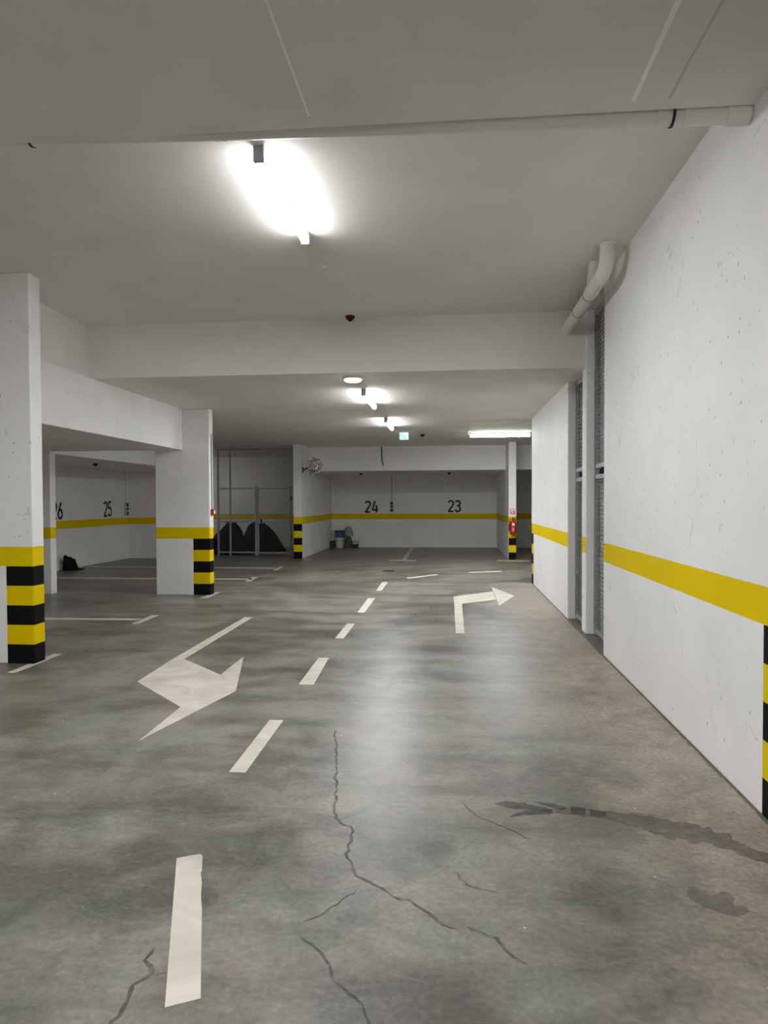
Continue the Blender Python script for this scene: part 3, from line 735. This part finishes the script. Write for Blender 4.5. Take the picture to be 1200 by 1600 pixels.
wet([(148, 200), (220, 182), (325, 178)], [.01, .05, .05], 1, .0012)
wet([(245, 137), (310, 150), (375, 168)], [.01, .05, .04], 1, .0014)
wet([(395, 170), (455, 178)], [.10, .09], 1, .0016); wet([(475, 182), (540, 190)], [.07, .07], 1, .0018)
tag(b.build('water_trail', [M_wet, M_wetdark], origin=(*zp(600, 200), 0)), 'dark wet trail on the floor running to the right wall corner', 'water stain')
b = MB(); P_ = [zp(*p) for p in ((875, 485), (905, 490), (965, 520), (1020, 505), (1060, 530), (1060, 560), (1110, 565), (1120, 590), (1060, 605), (960, 575), (880, 530))]
P_ = smooth(P_, 8, True); b.add([(x, y, .0008) for x, y in P_], [tuple(range(len(P_)))]); tag(b.build('damp_patch', M_damp, origin=(*zp(1000, 550), 0)), 'faint damp patch on the floor in front of the wet trail', 'water stain')
gx, gy = -1.45, 15.78
b = MB(); b.box(gx-.125, gx+.125, gy-.10, gy+.10, .0004, .003)
for i in range(9): b.box(gx-.11+i*.0265, gx-.10+i*.0265, gy-.085, gy+.085, .003, .006)
tag(b.build('floor_drain', M_lock, origin=(gx, gy, 0)), 'small dark drain grate in the floor before bay 24', 'drain grate')

# ------------------------------------------------------------------ things left in the bays
def blob(cx, cy, rx, ry, h, seed, top=.6, amp=.12, tail=None):
    b = MB(); n, m = 16, 28; vs = []
    for i in range(n+1):
        t = i/n; ph = t*PI/2
        for k in range(m):
            a = 2*PI*k/m
            rad = (math.cos(ph)**.55)*(1-(1-top)*t)
            nv = noise.noise(Vector((math.cos(a)*1.7+seed, math.sin(a)*1.7, t*2.4)))*amp*2
            x = cx+rx*rad*math.cos(a)*(1+nv); y = cy+ry*rad*math.sin(a)*(1+nv); z = h*math.sin(ph)**.8*(1+nv*.4)
            vs.append((x, y, 0 if i == 0 else max(0, z)))
    b.add(vs, [(i*m+k, i*m+(k+1) % m, (i+1)*m+(k+1) % m, (i+1)*m+k) for i in range(n) for k in range(m)], 0, True)
    b.add(vs[:m], [tuple(range(m-1, -1, -1))])
    return b
by = 23.55
r = thing('bucket', 'white plastic bucket in the corner of bay 24 under a blue tub', 'bucket', (-3.905, by, 0))
T = Matrix.Translation((-3.905, by, 0))
b = MB(); b.lathe([(.115, 0), (.125, .01), (.150, .33), (.158, .335), (.158, .355), (.148, .357)], 28, T); b.build('body', M_bucket, r)
b = MB(); b.tube([(-3.905+.156*math.cos(a), by-.156*abs(math.sin(a))*.35-.155*.9*math.sin(a)*.0-.12*math.sin(a), .335-.10*math.sin(a)) for a in [PI*i/12 for i in range(13)]], .004, 6); b.build('handle', M_steel, r)
r = thing('tub', 'blue plastic tub with a dark rim on top of the white bucket', 'tub', (-3.905, by, .358))
b = MB(); b.lathe([(.14, .358), (.15, .365), (.168, .58), (.172, .585)], 28, Matrix.Translation((-3.905, by, 0))); b.build('body', M_blue, r)
b = MB(); b.lathe([(.176, .580), (.178, .590), (.178, .612), (.165, .618), (.02, .622)], 28, Matrix.Translation((-3.905, by, 0))); b.build('lid', M_navy, r)
b = MB(); b.box(-4.02, -3.79, by-.1, by+.1, .622, .66); tag(b.build('tray', M_signwhite, origin=(-3.9, by, .622), bevel=.008), 'pale flat tray on the lid of the blue tub', 'tray')
tag(blob(-3.60, 23.62, .17, .15, .38, 3.1, .75, .10).build('sack', M_olive, origin=(-3.6, 23.62, 0)), 'olive brown sack on the floor right of the white bucket', 'sack')
bb = blob(-3.60, 23.66, .17, .13, .32, 9.2, .6, .12); bb.v = [(x, y, z+.43) for x, y, z in bb.v]
tag(bb.build('plastic_bag', M_greybag, origin=(-3.6, 23.66, .43)), 'crumpled grey plastic bag on the olive sack in bay 24', 'bag')
b = MB(); b.box(-3.42, -3.24, 23.5, 23.7, 0, .13); tag(b.build('box', M_board, origin=(-3.33, 23.6, 0), bevel=.006), 'small dark box on the floor right of the olive sack', 'box')
b = MB(); b.box(-3.43, -3.23, 23.49, 23.71, .13, .25); tag(b.build('carton', M_carton, origin=(-3.33, 23.6, .13), bevel=.006), 'pinkish white carton on the small dark box', 'carton')
b = MB(); b.box(-4.235, -4.10, 23.45, 23.75, 0, .25); tag(b.build('crate', M_board, origin=(-4.17, 23.6, 0), bevel=.01), 'dark brown crate in the corner left of the white bucket', 'crate')
# slumped black bag by the left wall: a high back with a low tail
b = MB(); n, m = 22, 22; vs = []
for i in range(n+1):
    t = i/n; x = -9.30+.30*t; y = 15.40+.42*t
    hgt = (.40*(1-t)**.7 if t < .5 else .40*.5**.7*max(0, 1-(t-.5)/.12)+.06*(1-t)**.4) if t < 1 else 0
    hgt = max(hgt, .05*(1-t)**.5); wid = .14*math.sin(PI*min(1, .12+t*.88))**.5
    if i == 0: hgt *= .55; wid *= .5
    for k in range(m+1):
        a = PI*k/m; nv = 1+.16*noise.noise(Vector((t*6, a*2, 1.7)))
        off = wid*math.cos(a)*nv
        vs.append((x-off*.81, y+off*.58, max(0, hgt*math.sin(a)**.7*nv) if 0 < k < m else 0))
b.add(vs, [(i*(m+1)+k, (i+1)*(m+1)+k, (i+1)*(m+1)+k+1, i*(m+1)+k+1) for i in range(n) for k in range(m)], 0, True)
tag(b.build('plastic_bag', M_bag, origin=(-9.2, 15.6, 0)), 'slumped black bag on the floor below number 26', 'bag')
